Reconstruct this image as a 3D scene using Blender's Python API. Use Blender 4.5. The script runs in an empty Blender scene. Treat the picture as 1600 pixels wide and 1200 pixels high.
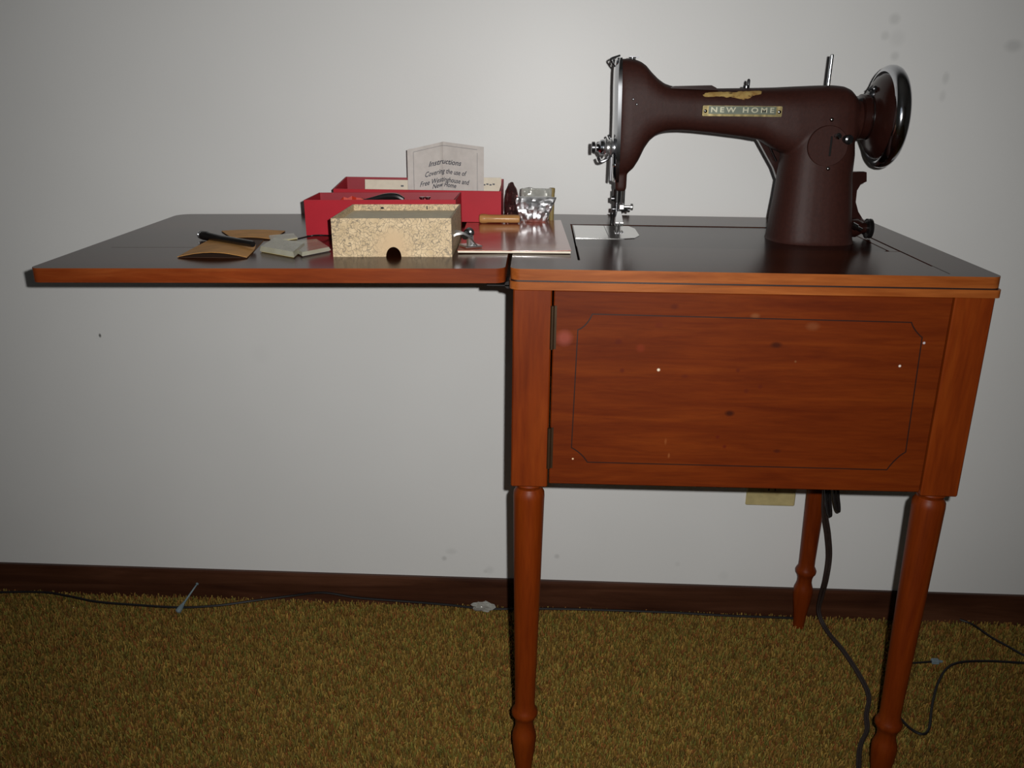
import bpy, bmesh, math, random
import numpy as np
from mathutils import Vector, Matrix, noise
random.seed(7)
S = bpy.context.scene
COL = S.collection

# ------------------------------------------------------------------ camera
CAM = Vector((0.03239, -1.02396, 0.98091))
YAW, PITCH, ROLL, FPX = -0.02787, -0.32889, 0.01196, 1372.1
FW = Vector((math.sin(YAW)*math.cos(PITCH), math.cos(YAW)*math.cos(PITCH), math.sin(PITCH)))
_rt = Vector((math.cos(YAW), -math.sin(YAW), 0)); _up = _rt.cross(FW)
RT = math.cos(ROLL)*_rt + math.sin(ROLL)*_up
UP = -math.sin(ROLL)*_rt + math.cos(ROLL)*_up
cd = bpy.data.cameras.new('camera'); cam = bpy.data.objects.new('camera', cd); COL.objects.link(cam)
m = Matrix((RT, UP, -FW)).transposed().to_4x4(); m.translation = CAM
cam.matrix_world = m
cd.sensor_width = 36; cd.lens = FPX/1600*36; cd.clip_start = 0.02
S.camera = cam

# ------------------------------------------------------------------ world, lamp, exposure
w = bpy.data.worlds.new('room_air'); S.world = w; w.use_nodes = True
w.node_tree.nodes['Background'].inputs[0].default_value = (0.5, 0.6, 0.75, 1)
w.node_tree.nodes['Background'].inputs[1].default_value = 0.0
def lamp(name, kind, loc, target, energy, color, **k):
    l = bpy.data.lights.new(name, kind); o = bpy.data.objects.new(name, l); COL.objects.link(o)
    o.location = loc; o.rotation_euler = (Vector(target)-Vector(loc)).to_track_quat('-Z', 'Y').to_euler()
    l.energy = energy; l.color = color
    for a, b in k.items(): setattr(l, a, b)
    return o
# the camera's own flash, a few centimetres right of and above its lens
FLASH = CAM + RT*0.031 + UP*0.019
lamp('camera_flash', 'SPOT', FLASH, FLASH + FW*1.5 + UP*0.09 - RT*0.02, 54, (1, 0.985, 0.96),
     spot_size=math.radians(104), spot_blend=1.0, shadow_soft_size=0.005)
# faint daylight from a window behind the photographer
lamp('window_daylight', 'AREA', (-1.2, -2.6, 1.5), (0.2, 0.4, 0.7), 1.5, (0.75, 0.87, 1.0), shape='RECTANGLE', size=1.1, size_y=1.2)
S.view_settings.view_transform = 'Standard'; S.view_settings.look = 'None'
S.view_settings.exposure = 0.0; S.view_settings.gamma = 1.0; S.view_settings.use_curve_mapping = False

# ------------------------------------------------------------------ placing helpers
def _ray(u, v): return FW + RT*((u-800)/FPX) - UP*((v-600)/FPX)
def G(u, v, z=0.775):
    d = _ray(u, v); return CAM + d*((z-CAM.z)/d.z)
def V(u, v, y):
    d = _ray(u, v); return CAM + d*((y-CAM.y)/d.y)
TILT = 0.0169
def lz(x): return 0.775 + TILT*(x+0.006)
def L(u, v, h=0.0):
    p = G(u, v, 0.775)
    for _ in range(6): p = G(u, v, lz(p.x)+h)
    return p

# ------------------------------------------------------------------ materials
def srgb(r, g, b):
    f = lambda c: c/12.92 if c <= 0.04045 else ((c+0.055)/1.055)**2.4
    return (f(r/255), f(g/255), f(b/255), 1)
class NT:
    def __init__(s, name):
        s.m = bpy.data.materials.new(name); s.m.use_nodes = True
        s.t = s.m.node_tree; s.n = s.t.nodes; s.b = s.n['Principled BSDF']
    def add(s, t, **k):
        x = s.n.new(t)
        for a, b in k.items(): setattr(x, a, b)
        return x
    def link(s, a, b): s.t.links.new(a, b)
    def co(s, scale=(1, 1, 1), rot=(0, 0, 0)):
        if not hasattr(s, 'tc'): s.tc = s.add('ShaderNodeTexCoord')
        mp = s.add('ShaderNodeMapping'); s.link(s.tc.outputs['Object'], mp.inputs[0])
        mp.inputs['Scale'].default_value = scale; mp.inputs['Rotation'].default_value = rot
        return mp.outputs[0]
    def noise(s, scale, vec, detail=4, rough=0.55, dist=0):
        x = s.add('ShaderNodeTexNoise'); x.inputs['Scale'].default_value = scale
        x.inputs['Detail'].default_value = detail; x.inputs['Roughness'].default_value = rough
        x.inputs['Distortion'].default_value = dist; s.link(vec, x.inputs['Vector']); return x.outputs['Fac']
    def ramp(s, fac, stops):
        x = s.add('ShaderNodeValToRGB'); s.link(fac, x.inputs[0]); e = x.color_ramp.elements
        while len(e) < len(stops): e.new(0.5)
        for q, (p, c) in zip(e, stops): q.position = p; q.color = c if len(c) == 4 else (*c, 1)
        return x.outputs[0]
    def mix(s, fac, a, b, mode='MIX'):
        x = s.add('ShaderNodeMix', data_type='RGBA', blend_type=mode)
        for v, i in ((fac, 0), (a, 6), (b, 7)):
            if isinstance(v, (int, float, tuple)): x.inputs[i].default_value = v
            else: s.link(v, x.inputs[i])
        return x.outputs[2]
    def bump(s, h, strength, dist=0.001):
        x = s.add('ShaderNodeBump'); x.inputs['Strength'].default_value = strength
        x.inputs['Distance'].default_value = dist; s.link(h, x.inputs['Height'])
        s.link(x.outputs[0], s.b.inputs['Normal'])
    def spots(s, col, pts):
        """marks that belong to the thing: (x,y,z, radius, colour, strength, xstretch)"""
        for (x, y, z, r, c, k, sx) in pts:
            mp = s.add('ShaderNodeMapping'); 
            if not hasattr(s, 'tc'): s.tc = s.add('ShaderNodeTexCoord')
            s.link(s.tc.outputs['Object'], mp.inputs[0]); mp.vector_type = 'POINT'
            mp.inputs['Scale'].default_value = (1/sx, 1, 1)
            mp.inputs['Location'].default_value = (-x/sx, -y, -z)
            ln = s.add('ShaderNodeVectorMath', operation='LENGTH'); s.link(mp.outputs[0], ln.inputs[0])
            mr = s.add('ShaderNodeMapRange'); s.link(ln.outputs['Value'], mr.inputs[0])
            mr.inputs[1].default_value = r*0.4; mr.inputs[2].default_value = r*1.1
            mr.inputs[3].default_value = k; mr.inputs[4].default_value = 0
            col = s.mix(mr.outputs[0], col, c)
        return col
    def set(s, rough=0.5, metal=0.0, spec=0.5, coat=0.0, coat_rough=0.1, **k):
        i = s.b.inputs
        i['Roughness'].default_value = rough; i['Metallic'].default_value = metal
        i['Specular IOR Level'].default_value = spec
        i['Coat Weight'].default_value = coat; i['Coat Roughness'].default_value = coat_rough
        for a, b in k.items(): i[a].default_value = b
        return s.m
def plain(name, c, rough=0.5, metal=0.0, var=0.12, nscale=60, bump=0.0, **k):
    t = NT(name); c = srgb(*c)
    f = t.noise(nscale, t.co(), 3)
    d = tuple(x*(1-var) for x in c[:3])+(1,); e = tuple(min(1, x*(1+var)) for x in c[:3])+(1,)
    t.link(t.ramp(f, [(0.3, d), (0.7, e)]), t.b.inputs['Base Color'])
    if bump: t.bump(t.noise(nscale*4, t.co(), 2), bump, 0.0005)
    return t.set(rough, metal, **k)
def wood(name, dark, mid, light, scale=(3, 40, 40), rough=0.3, marks=(), coat=0.3, coat_rough=0.15, bump=0.08, blot=0.5, spec=0.22):
    t = NT(name)
    f = t.noise(1.0, t.co(scale), 6, 0.6, 0.6)
    g = t.noise(1.0, t.co(tuple(s*5 for s in scale)), 3, 0.6)
    b = t.noise(9.0, t.co(), 3, 0.5)
    c = t.ramp(f, [(0.28, srgb(*dark)), (0.5, srgb(*mid)), (0.74, srgb(*light))])
    c = t.mix(0.35, c, t.ramp(g, [(0.3, (0.55, 0.5, 0.48)), (0.6, (1, 1, 1))]), 'MULTIPLY')
    c = t.mix(blot, c, t.ramp(b, [(0.3, (0.72, 0.66, 0.6)), (0.65, (1, 1, 1))]), 'MULTIPLY')
    if marks: c = t.spots(c, marks)
    t.link(c, t.b.inputs['Base Color']); t.bump(g, bump, 0.0006)
    return t.set(rough, 0, spec, coat, coat_rough)

# ------------------------------------------------------------------ mesh helpers
ORG = {}
def link_empty(name, loc, rot=(0, 0, 0)):
    o = bpy.data.objects.new(name, None); o.empty_display_size = 0.05; COL.objects.link(o)
    o.location = loc; o.rotation_euler = rot
    ORG[o] = Matrix.LocRotScale(Vector(loc), __import__('mathutils').Euler(rot), None)
    return o
def tag(o, label, cat, group=None, kind=None):
    if label: o['label'] = label
    if cat: o['category'] = cat
    if group: o['group'] = group
    if kind: o['kind'] = kind
    return o
def thing(name, label, cat, loc, rot=(0, 0, 0), group=None):
    return tag(link_empty(name, loc, rot), label, cat, group)
def obj(name, bm, mt, parent=None, world=True, smooth=30, label=None):
    """world=True: geometry is given in world coordinates and moved into its parent's frame"""
    me = bpy.data.meshes.new(name)
    bmesh.ops.recalc_face_normals(bm, faces=bm.faces)
    if parent is not None and world: bm.transform(ORG[parent].inverted())
    bm.to_mesh(me); bm.free()
    for mm in (mt if isinstance(mt, (list, tuple)) else [mt]): me.materials.append(mm)
    if smooth:
        me.polygons.foreach_set('use_smooth', [True]*len(me.polygons))
        me.set_sharp_from_angle(angle=math.radians(smooth))
    o = bpy.data.objects.new(name, me); COL.objects.link(o)
    if parent is not None:
        o.parent = parent; ORG[o] = ORG[parent]
    else: ORG[o] = Matrix.Identity(4)
    if label: o['label'] = label
    return o
def addbox(bm, x0, x1, y0, y1, z0, z1, bev=0.0, seg=1, mat=None):
    r = bmesh.ops.create_cube(bm, size=1.0)
    vs = r['verts']
    for v in vs: v.co = Vector((x0+(v.co.x+.5)*(x1-x0), y0+(v.co.y+.5)*(y1-y0), z0+(v.co.z+.5)*(z1-z0)))
    if mat is not None:
        for v in vs: v.co = mat @ v.co
    if bev:
        es = list({e for v in vs for e in v.link_edges})
        bmesh.ops.bevel(bm, geom=es, offset=bev, segments=seg, affect='EDGES', profile=0.6)
    return bm
def box(*a, **k): return addbox(bmesh.new(), *a, **k)
def loft(bm, rings, cap=True, close=True):
    R = [[bm.verts.new(p) for p in r] for r in rings]; n = len(R[0])
    for a, b in zip(R, R[1:]):
        for i in range(n if close else n-1):
            j = (i+1) % n; bm.faces.new((a[i], a[j], b[j], b[i]))
    if cap:
        bm.faces.new(R[0][::-1]); bm.faces.new(R[-1])
    return bm
def frame_of(d):
    d = Vector(d).normalized(); a = Vector((0, 0, 1)) if abs(d.z) < 0.9 else Vector((1, 0, 0))
    u = d.cross(a).normalized(); return u, d.cross(u).normalized()
def lathe(bm, origin, axis, prof, n=32, cap=True):
    """prof: (distance along axis, radius)"""
    o = Vector(origin); ax = Vector(axis).normalized(); u, v = frame_of(ax)
    return loft(bm, [[o+ax*h+(u*math.cos(2*math.pi*i/n)+v*math.sin(2*math.pi*i/n))*max(r, 1e-5) for i in range(n)] for h, r in prof], cap)
def spline(pts, n=10):
    P = [Vector(p) for p in pts]; P = [2*P[0]-P[1]]+P+[2*P[-1]-P[-2]]; out = []
    for i in range(1, len(P)-2):
        for k in range(n):
            t = k/n; a, b, c, d = P[i-1:i+3]
            out.append(0.5*((2*b)+(c-a)*t+(2*a-5*b+4*c-d)*t*t+(3*b-a-3*c+d)*t**3))
    out.append(P[-2]); return out
def tube(bm, pts, r, n=8, cap=True):
    rings = []; N = len(pts); u0 = None
    for i, p in enumerate(pts):
        d = (pts[min(i+1, N-1)]-pts[max(i-1, 0)]).normalized()
        if u0 is None: u0, _ = frame_of(d)
        u0 = (u0-d*u0.dot(d)).normalized(); v = d.cross(u0)
        rr = r[i] if isinstance(r, (list, tuple)) else r
        rings.append([p+(u0*math.cos(2*math.pi*k/n)+v*math.sin(2*math.pi*k/n))*rr for k in range(n)])
    return loft(bm, rings, cap)
def prism(bm, pts, axis, a, b, holes=()):
    """polygon pts (2D) extruded along axis between a and b; holes are inner outlines"""
    def P(p, h): return {'x': (h, p[0], p[1]), 'y': (p[0], h, p[1]), 'z': (p[0], p[1], h)}[axis]
    es = []; 
    for loop in [pts]+list(holes):
        vs = [bm.verts.new(P(p, a)) for p in loop]
        es += [bm.edges.new((vs[i], vs[(i+1) % len(vs)])) for i in range(len(vs))]
    r = bmesh.ops.triangle_fill(bm, edges=es, use_beauty=True)
    fs = [f for f in r['geom'] if isinstance(f, bmesh.types.BMFace)]
    r = bmesh.ops.extrude_face_region(bm, geom=fs)
    d = Vector(P((0, 0), b))-Vector(P((0, 0), a))
    for v in r['geom']:
        if isinstance(v, bmesh.types.BMVert): v.co += d
    return bm
def rrect(x0, x1, y0, y1, r, n=5):
    """r: radius or four radii (x0y0, x1y0, x1y1, x0y1)"""
    r = r if isinstance(r, (list, tuple)) else [r]*4; out = []
    for (cx, cy, a0, q) in ((x0, y0, 180, r[0]), (x1, y0, 270, r[1]), (x1, y1, 0, r[2]), (x0, y1, 90, r[3])):
        sx = 1 if cx == x0 else -1; sy = 1 if cy == y0 else -1
        if q < 1e-5: out.append((cx, cy)); continue
        for k in range(n+1):
            a = math.radians(a0+90*k/n); out.append((cx+sx*q+q*math.cos(a), cy+sy*q+q*math.sin(a)))
    return out

# ------------------------------------------------------------------ the room
WR = -0.0096; WY = 0.4781       # the wall runs a touch askew to the cabinet
def struct(name, bm, mt, smooth=0):
    o = obj(name, bm, mt, smooth=smooth); o['kind'] = 'structure'
    o.location = (0, WY, 0); o.rotation_euler = (0, 0, WR); ORG[o] = Matrix.LocRotScale(Vector((0, WY, 0)), __import__('mathutils').Euler((0, 0, WR)), None)
    return o
t = NT('wall_paint')
c = t.ramp(t.noise(2.2, t.co(), 3), [(0.3, srgb(224, 224, 222)), (0.7, srgb(230, 230, 228))])
mk = []
def wallmark(u, v, r, k, col=(110, 112, 108), sx=1.0):
    p = V(u, v, 0.488); mk.append((p.x, 0.01, p.z, r, srgb(*col), k, sx))
for a in ((153, 526, .0045, .85, (50, 50, 45), .6), (1396, 30, .010, .3), (1381, 56, .008, .25), (1400, 60, .014, .14), (1396, 88, .008, .3),
          (1475, 122, .011, .3, (110, 112, 108), .6), (1470, 150, .010, .22, (110, 112, 108), .6), (1580, 72, .011, .35, (100, 102, 100), 1.5), (694, 873, .006, .45), (705, 862, .008, .2, (110, 112, 108), 1.6),
          (765, 891, .010, .2), (870, 869, .006, .4), (758, 893, .005, .25), (405, 555, .02, .05), (1058, 880, .006, .15), (1130, 898, .012, .1)):
    wallmark(a[0], a[1], a[2], a[3]*(1 if a[0] < 200 else .6), *a[4:])
c = t.spots(c, mk)
t.link(c, t.b.inputs['Base Color'])
t.bump(t.noise(260, t.co(), 2), 0.12, 0.0006)
M_wall = t.set(0.42, 0, 0.35)
M_ceil = plain('ceiling_paint', (205, 204, 200), 0.9)
struct('wall_back', box(-2.2, 2.4, 0.010, 0.11, -0.02, 2.4), M_wall)
struct('wall_left', box(-2.3, -2.2, -3.6, 0.11, -0.02, 2.4), plain('side_wall_paint', (196, 195, 190), 0.6))
struct('wall_right', box(2.4, 2.5, -3.6, 0.11, -0.02, 2.4), plain('right_wall_paint', (196, 195, 190), 0.6))
struct('wall_front', box(-2.3, 2.5, -3.7, -3.6, -0.02, 2.4), plain('front_wall_paint', (150, 140, 125), 0.7))
struct('ceiling', box(-2.3, 2.5, -3.7, 0.11, 2.4, 2.46), M_ceil)
# baseboard: eased top edge
prof = [(0.0105, 0.0), (0.0105, 0.0605), (0.004, 0.0603), (0.0008, 0.0575), (-0.0002, 0.052), (-0.0002, 0.0)]
bm = bmesh.new(); loft(bm, [[(x, y, z-0.004 if z == 0 else z) for (y, z) in prof] for x in (-2.2, 2.4)])
M_base = wood('baseboard_wood', (50, 26, 18), (72, 42, 28), (98, 62, 44), (2, 30, 30), 0.38, coat=0.2)
struct('baseboard_back', bm, M_base, 30)
# carpet
t = NT('carpet_backing')
f = t.noise(70, t.co(), 4); t.link(t.ramp(f, [(0.3, srgb(96, 70, 28)), (0.5, srgb(122, 96, 42)), (0.7, srgb(142, 114, 54))]), t.b.inputs['Base Color'])
M_back = t.set(1.0, 0, 0.0)
floor = struct('floor', box(-2.3, 2.5, -3.7, 0.11, -0.05, -0.004), M_back)
t = NT('carpet_yarn')
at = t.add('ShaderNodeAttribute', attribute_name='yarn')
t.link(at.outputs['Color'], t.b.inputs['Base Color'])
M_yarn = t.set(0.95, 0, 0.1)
def carpet():
    rng = np.random.default_rng(5); sp = 0.0043
    xs = np.arange(-1.30, 1.55, sp); ys = np.arange(-1.05, 0.010, sp)   # local frame: y is measured from the wall line
    X, Yy = np.meshgrid(xs, ys); X = X.ravel(); Yy = Yy.ravel(); n = len(X)
    X = X+rng.uniform(-.5, .5, n)*sp; Yy = np.minimum(Yy+rng.uniform(-.5, .5, n)*sp, 0.0085)
    h = rng.uniform(.006, .013, n); r = rng.uniform(.0014, .0023, n)
    lx = rng.normal(0, .0021, n); ly = rng.normal(0, .0021, n)-.0005
    a0 = rng.uniform(0, 6.28, n); V4 = np.zeros((n, 6, 3))
    for k in range(3):
        a = a0+k*2.0944
        V4[:, k] = np.stack([X+r*np.cos(a), Yy+r*np.sin(a), np.full(n, -.0045)], 1)
        V4[:, 3+k] = np.stack([X+lx+.62*r*np.cos(a), Yy+ly+.62*r*np.sin(a), h-.006], 1)
    V4[:, :, 1] = np.minimum(V4[:, :, 1], 0.0095)
    F = np.array([[0, 1, 4, 3], [1, 2, 5, 4], [2, 0, 3, 5]])
    b = (np.arange(n)*6)[:, None, None]
    quads = (b+F[None]).reshape(-1, 4); tris = (np.arange(n)*6)[:, None]+np.array([[3, 4, 5]])
    me = bpy.data.meshes.new('carpet_pile'); me.vertices.add(n*6); me.vertices.foreach_set('co', V4.ravel())
    nl = quads.size+tris.size; me.loops.add(nl); me.loops.foreach_set('vertex_index', np.concatenate([quads.ravel(), tris.ravel()]).astype(np.int32))
    npoly = len(quads)+len(tris); me.polygons.add(npoly)
    st = np.concatenate([np.arange(len(quads))*4, quads.size+np.arange(len(tris))*3]).astype(np.int32)
    me.polygons.foreach_set('loop_start', st); me.update(calc_edges=True)
    pal = np.array([srgb(*c)[:3] for c in ((76, 56, 24), (98, 78, 34), (114, 92, 44), (66, 74, 30), (92, 44, 24), (100, 72, 36), (88, 82, 40), (56, 42, 20))])
    idx = rng.integers(0, len(pal), n)
    lo = np.array([noise.noise(Vector((x*85, y*60, 0))) for x, y in zip(X, Yy)])
    colr = 2.7*(.55*pal[idx]+.45*pal.mean(0))*(1+0.5*lo)[:, None]*rng.uniform(.85, 1.15, n)[:, None]
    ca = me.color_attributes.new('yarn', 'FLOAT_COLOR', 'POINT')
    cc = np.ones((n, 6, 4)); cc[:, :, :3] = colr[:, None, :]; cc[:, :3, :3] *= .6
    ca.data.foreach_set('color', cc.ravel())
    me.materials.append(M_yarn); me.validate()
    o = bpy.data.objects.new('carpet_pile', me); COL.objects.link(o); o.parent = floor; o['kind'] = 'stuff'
    o['label'] = 'short shaggy gold and olive carpet pile'
carpet()

# ------------------------------------------------------------------ cabinet
H, W, D = 0.775, 0.5755, 0.4686
IX, IY, ZB, BL = 0.0039, 0.0030, 0.4907, 0.0465
def fm(u, v, r, col, k, sx=1.0):
    p = V(u, v, IY+.002); return (p.x-W/2, p.y-D/2, p.z, r, srgb(*col), k, sx)
doorm = [fm(1213, 539, .0045, (50, 16, 6), .8, 1.8), fm(1140, 646, .0045, (45, 14, 6), .85, 1.5), fm(1054, 479, .004, (70, 22, 10), .6, 1.5), fm(966, 534, .004, (80, 26, 10), .7, 1.4), fm(1030, 508, .004, (90, 30, 12), .5, 1.6),
         fm(972, 579, .0035, (80, 26, 10), .7), fm(1153, 579, .003, (80, 26, 10), .7), fm(1188, 604, .0035, (80, 26, 10), .6), fm(1166, 611, .0035, (80, 26, 10), .6), fm(1132, 698, .003, (80, 20, 10), .7), fm(1121, 683, .003, (80, 20, 10), .6),
         fm(1214, 705, .003, (60, 20, 10), .7, 1.8), fm(1070, 588, .003, (80, 26, 10), .6, 1.8), fm(1001, 544, .006, (120, 44, 22), .5), fm(882, 528, .011, (176, 92, 84), .32),
         fm(1029, 578, .0022, (230, 215, 190), 1), fm(1406, 572, .0018, (225, 215, 205), 1), fm(1444, 536, .0018, (200, 200, 205), .9), fm(895, 717, .0014, (235, 200, 160), 1), fm(1052, 443+10, .0014, (220, 180, 140), .9),
         fm(1045, 712, .004, (150, 90, 48), .45, .4), fm(1040, 690, .005, (150, 90, 48), .3, .35), fm(1270, 510, .006, (130, 80, 50), .35, 1.6), fm(1180, 494, .004, (140, 90, 55), .4, 1.6), fm(1243, 565, .0016, (120, 80, 50), .7)]
M_door = wood('door_wood', (86, 29, 3), (100, 38, 5), (114, 48, 8), (5, 40, 55), 0.48, doorm, coat=0.0, spec=.14, bump=.05, blot=.35)
M_leg = wood('leg_wood', (96, 34, 5), (116, 46, 8), (130, 58, 13), (40, 40, 4), 0.44, coat=0.0, spec=.16, blot=.4)
M_top = wood('tabletop_veneer', (44, 18, 9), (60, 27, 14), (84, 42, 22), (4, 36, 36), 0.20, spec=.15, coat=0.0, coat_rough=0.05, bump=.03)
M_edge = wood('edge_wood', (132, 66, 24), (160, 90, 40), (198, 130, 74), (4, 45, 45), 0.4, coat=0.05, coat_rough=.25)
M_case = wood('case_wood', (84, 34, 12), (108, 48, 18), (128, 62, 24), (4, 40, 40), 0.4)
M_dark = plain('dark_groove_stain', (40, 17, 9), 0.5)
M_leafedge_dim = wood('leaf_edge_wood_dimmed', (102, 40, 13), (126, 55, 20), (154, 82, 38), (4, 45, 45), 0.45, spec=.12, bump=.05)  # edge wood in a darker tone, flash falloff towards the left painted in
M_line = plain('inlay_line_stain', (44, 22, 16), 0.35)
M_hinge = plain('aged_brass_hinge', (62, 44, 26), 0.45, 0.6)
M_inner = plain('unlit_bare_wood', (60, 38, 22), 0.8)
cab = thing('sewing_cabinet', 'orange-brown wooden sewing cabinet on turned legs, lid leaf folded out to the left', 'cabinet', (W/2, D/2, 0))
def two_tone(bm, z0):  # top faces veneer, outer edges solid wood
    for f in bm.faces:
        f.normal_update(); c_ = f.calc_center_median()
        inside = .0815 < c_.x < .5195 and .0595 < c_.y < .3605  # faces within the opening take dark veneer, gap shade put into the colour
        f.material_index = 0 if abs(f.normal.z) > .8 or inside else 1
    return bm
# top: frame with the machine opening
hole = rrect(0.082, 0.519, 0.060, 0.360, 0.0)
bm = bmesh.new(); prism(bm, rrect(0, W, 0, D, [.012, .012, .012, .004]), 'z', H-.0135, H, [hole])
bmesh.ops.recalc_face_normals(bm, faces=bm.faces)
obj('cabinet_top', two_tone(bm, H), [M_top, M_edge], cab, smooth=25)
bm = bmesh.new(); prism(bm, rrect(.001, W-.001, .0012, D, [.008, .008, .004, .004]), 'z', H-.0155, H-.0135, [hole])
obj('shadow_gap', bm, M_dark, cab)
bm = bmesh.new(); prism(bm, rrect(-.001, W+.0015, -.0005, D, [.012, .008, .004, .004]), 'z', H-.025, H-.0155, [hole])
obj('edge_moulding', bm, M_edge, cab, smooth=25)
# long groove right of the opening carries on to the front
obj('veneer_joint', box(.5180, .5192, .015, .060, H-.0002, H+.00015), M_dark, cab)
# hinged flap in front of the machine bed
bm = box(0.0845, 0.5175, 0.0603, 0.1625, H-.012, H-.0004, bev=.0008)
bmesh.ops.recalc_face_normals(bm, faces=bm.faces)
obj('front_flap', two_tone(bm, H), [M_top, M_edge], cab)
# wood strip right of the bed
obj('bed_filler', box(0.5035, 0.5172, 0.1640, 0.3590, H-.012, H-.0005, bev=.0008), M_top, cab)
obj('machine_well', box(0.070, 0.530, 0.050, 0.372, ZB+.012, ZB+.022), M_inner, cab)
# carcass
obj('side_panel', box(IX+.006, IX+.020, IY+BL, D-IY-BL, ZB+.005, H-.025), M_case, cab)
obj('side_panel', box(W-IX-.020, W-IX-.006, IY+BL, D-IY-BL, ZB+.005, H-.025), M_case, cab)
obj('back_panel', box(IX+BL, W-IX-BL, D-IY-.022, D-IY-.008, ZB+.005, H-.025), M_case, cab)
# the front door with its inlaid line
dx0, dx1 = IX+BL+.0022, W-IX-BL-.0012
door = obj('door', box(dx0, dx1, IY+.0022, IY+.018, ZB+.0045, H-.0262, bev=.0012), M_door, cab)
def fp(u, v, dy=.0): q = V(u, v, IY+.0018); return (q.x, q.z)
out = []
def arc(a, b, c, n=6):  # quarter curve bulging away from the corner
    for k in range(n+1):
        s = k/n; out.append(tuple((1-s)**2*a[i]+2*s*(1-s)*b[i]+s*s*c[i] for i in range(2)))
arc(fp(902, 515), fp(916, 510), fp(925, 490)); arc(fp(1425, 503), fp(1429, 516), fp(1442, 527))
arc(fp(1416, 707), fp(1402, 714), fp(1386, 735)); arc(fp(917, 723), fp(909, 709), fp(892, 700))
bm = bmesh.new(); cen = Vector((sum(p[0] for p in out)/len(out), sum(p[1] for p in out)/len(out)))
N = len(out); inn = []
for i in range(N):
    a = Vector(out[i-1]); b = Vector(out[i]); c2 = Vector(out[(i+1) % N])
    d = ((b-a).normalized()+(c2-b).normalized()).normalized(); nrm = Vector((d.y, -d.x))
    if nrm.dot(cen-b) < 0: nrm = -nrm
    inn.append(tuple(b+nrm*.0016))
prism(bm, out, 'y', IY+.0019, IY+.0024, [inn]); obj('inlay_line', bm, M_line, door, smooth=0)
for (v0, v1) in ((478, 546), (669, 732)):
    z1 = V(861, v0, IY).z; z0 = V(859, v1, IY).z
    bm = lathe(bmesh.new(), (dx0-.0012, IY+.0008, z0), (0, 0, 1), [(0, .0022), (0, .0026), (z1-z0, .0026), (z1-z0, .0022)], 12)
    addbox(bm, dx0-.001, dx0+.004, IY+.0014, IY+.0026, z0, z1)
    obj('hinge', bm, M_hinge, door)
# four legs: square block above, turned below
LEGP = [(0.492, .0150), (0.489, .0185), (0.4865, .0192), (0.484, .0172), (0.481, .0165), (0.4785, .0178), (0.474, .0203), (0.468, .0207), (0.46, .0205), (0.40, .0194), (0.33, .0182),
        (0.26, .0168), (0.19, .0153), (0.145, .0144), (0.133, .0146), (0.128, .0172), (0.1235, .0190), (0.119, .0184), (0.115, .0158), (0.108, .0134),
        (0.099, .0132), (0.092, .0150), (0.086, .0170), (0.080, .0176), (0.073, .0174), (0.058, .0160), (0.035, .0130), (0.012, .0108), (0.0, .0105)]
for (x, y) in ((IX, IY), (W-IX-BL, IY), (IX, D-IY-BL), (W-IX-BL, D-IY-BL)):
    bm = box(x, x+BL, y, y+BL, ZB, H-.025, bev=.0016)
    lathe(bm, (x+BL/2, y+BL/2, 0), (0, 0, 1), LEGP[::-1], 36)
    obj('leg', bm, M_leg, cab, smooth=33)
# the folded-out lid leaf
LA = Matrix.Translation((-.006, 0, H)) @ Matrix.Rotation(-TILT, 4, 'Y') @ Matrix.Translation((.006, 0, -H))
bm = bmesh.new(); prism(bm, rrect(-.006-.5735, -.006, 0, D-.002, [.012, .012, .004, .022]), 'z', H-.0175, H)
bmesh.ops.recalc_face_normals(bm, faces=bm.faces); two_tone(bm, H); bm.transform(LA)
leaf = obj('lid_leaf', bm, [M_top, M_leafedge_dim], cab, smooth=25)
bm = box(-.545, -.0065, .1438, .1450, H-.0002, H+.00012); bm.transform(LA); obj('veneer_joint', bm, M_top, leaf)
for y in (0.03, 0.40):
    bm = box(-.030, .020, y, y+.03, H-.0285, H-.0255, bev=.0008)
    lathe(bm, (-.003, y, H-.0262), (0, 1, 0), [(0, .0045), (.03, .0045)], 14)
    obj('leaf_hinge', bm, plain('dark_hinge_steel', (34, 30, 28), .45, .7), cab)

# ------------------------------------------------------------------ sewing machine
YC = 0.262
M_body = None
t = NT('brown_crackle_enamel')
f = t.noise(220, t.co(), 3, .6); g = t.noise(7, t.co(), 3)
c = t.ramp(f, [(0.3, srgb(46, 22, 16)), (0.7, srgb(60, 30, 22))])
c = t.mix(0.5, c, t.ramp(g, [(0.35, srgb(42, 19, 15)), (0.65, srgb(54, 31, 28))]))
pts = []
for (u, v, r, k, sx) in ((1102, 150, .007, .8, 2.6), (1114, 149, .009, .95, 2.6), (1126, 148.5, .010, .95, 2.4), (1138, 149, .011, .95, 2.2), (1150, 149, .0115, .95, 2.0), (1160, 149.5, .013, .95, 1.8), (1170, 148, .011, .95, 1.9), (1180, 146, .009, .9, 2.0)):
    q = V(u, v, YC-.024); pts.append((q.x-.29, q.y-YC, q.z-H, r*.62, srgb(172, 140, 84), k, sx))
pts = [p_[:4]+((1, 1, 1, 1),)+p_[5:] for p_ in pts]
msk = t.spots((0, 0, 0, 1), pts)
brk = t.noise(26, t.co((1, 1, 3.5)), 4, .6)
mm_ = t.add('ShaderNodeMath', operation='MULTIPLY_ADD'); t.link(brk, mm_.inputs[0]); mm_.inputs[1].default_value = 3.2; mm_.inputs[2].default_value = -1.75
m2 = t.add('ShaderNodeMath', operation='ADD'); t.link(msk, m2.inputs[0]); t.link(mm_.outputs[0], m2.inputs[1])
edge_ = t.ramp(m2.outputs[0], [(.50, (0, 0, 0)), (.62, (1, 1, 1))])
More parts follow.
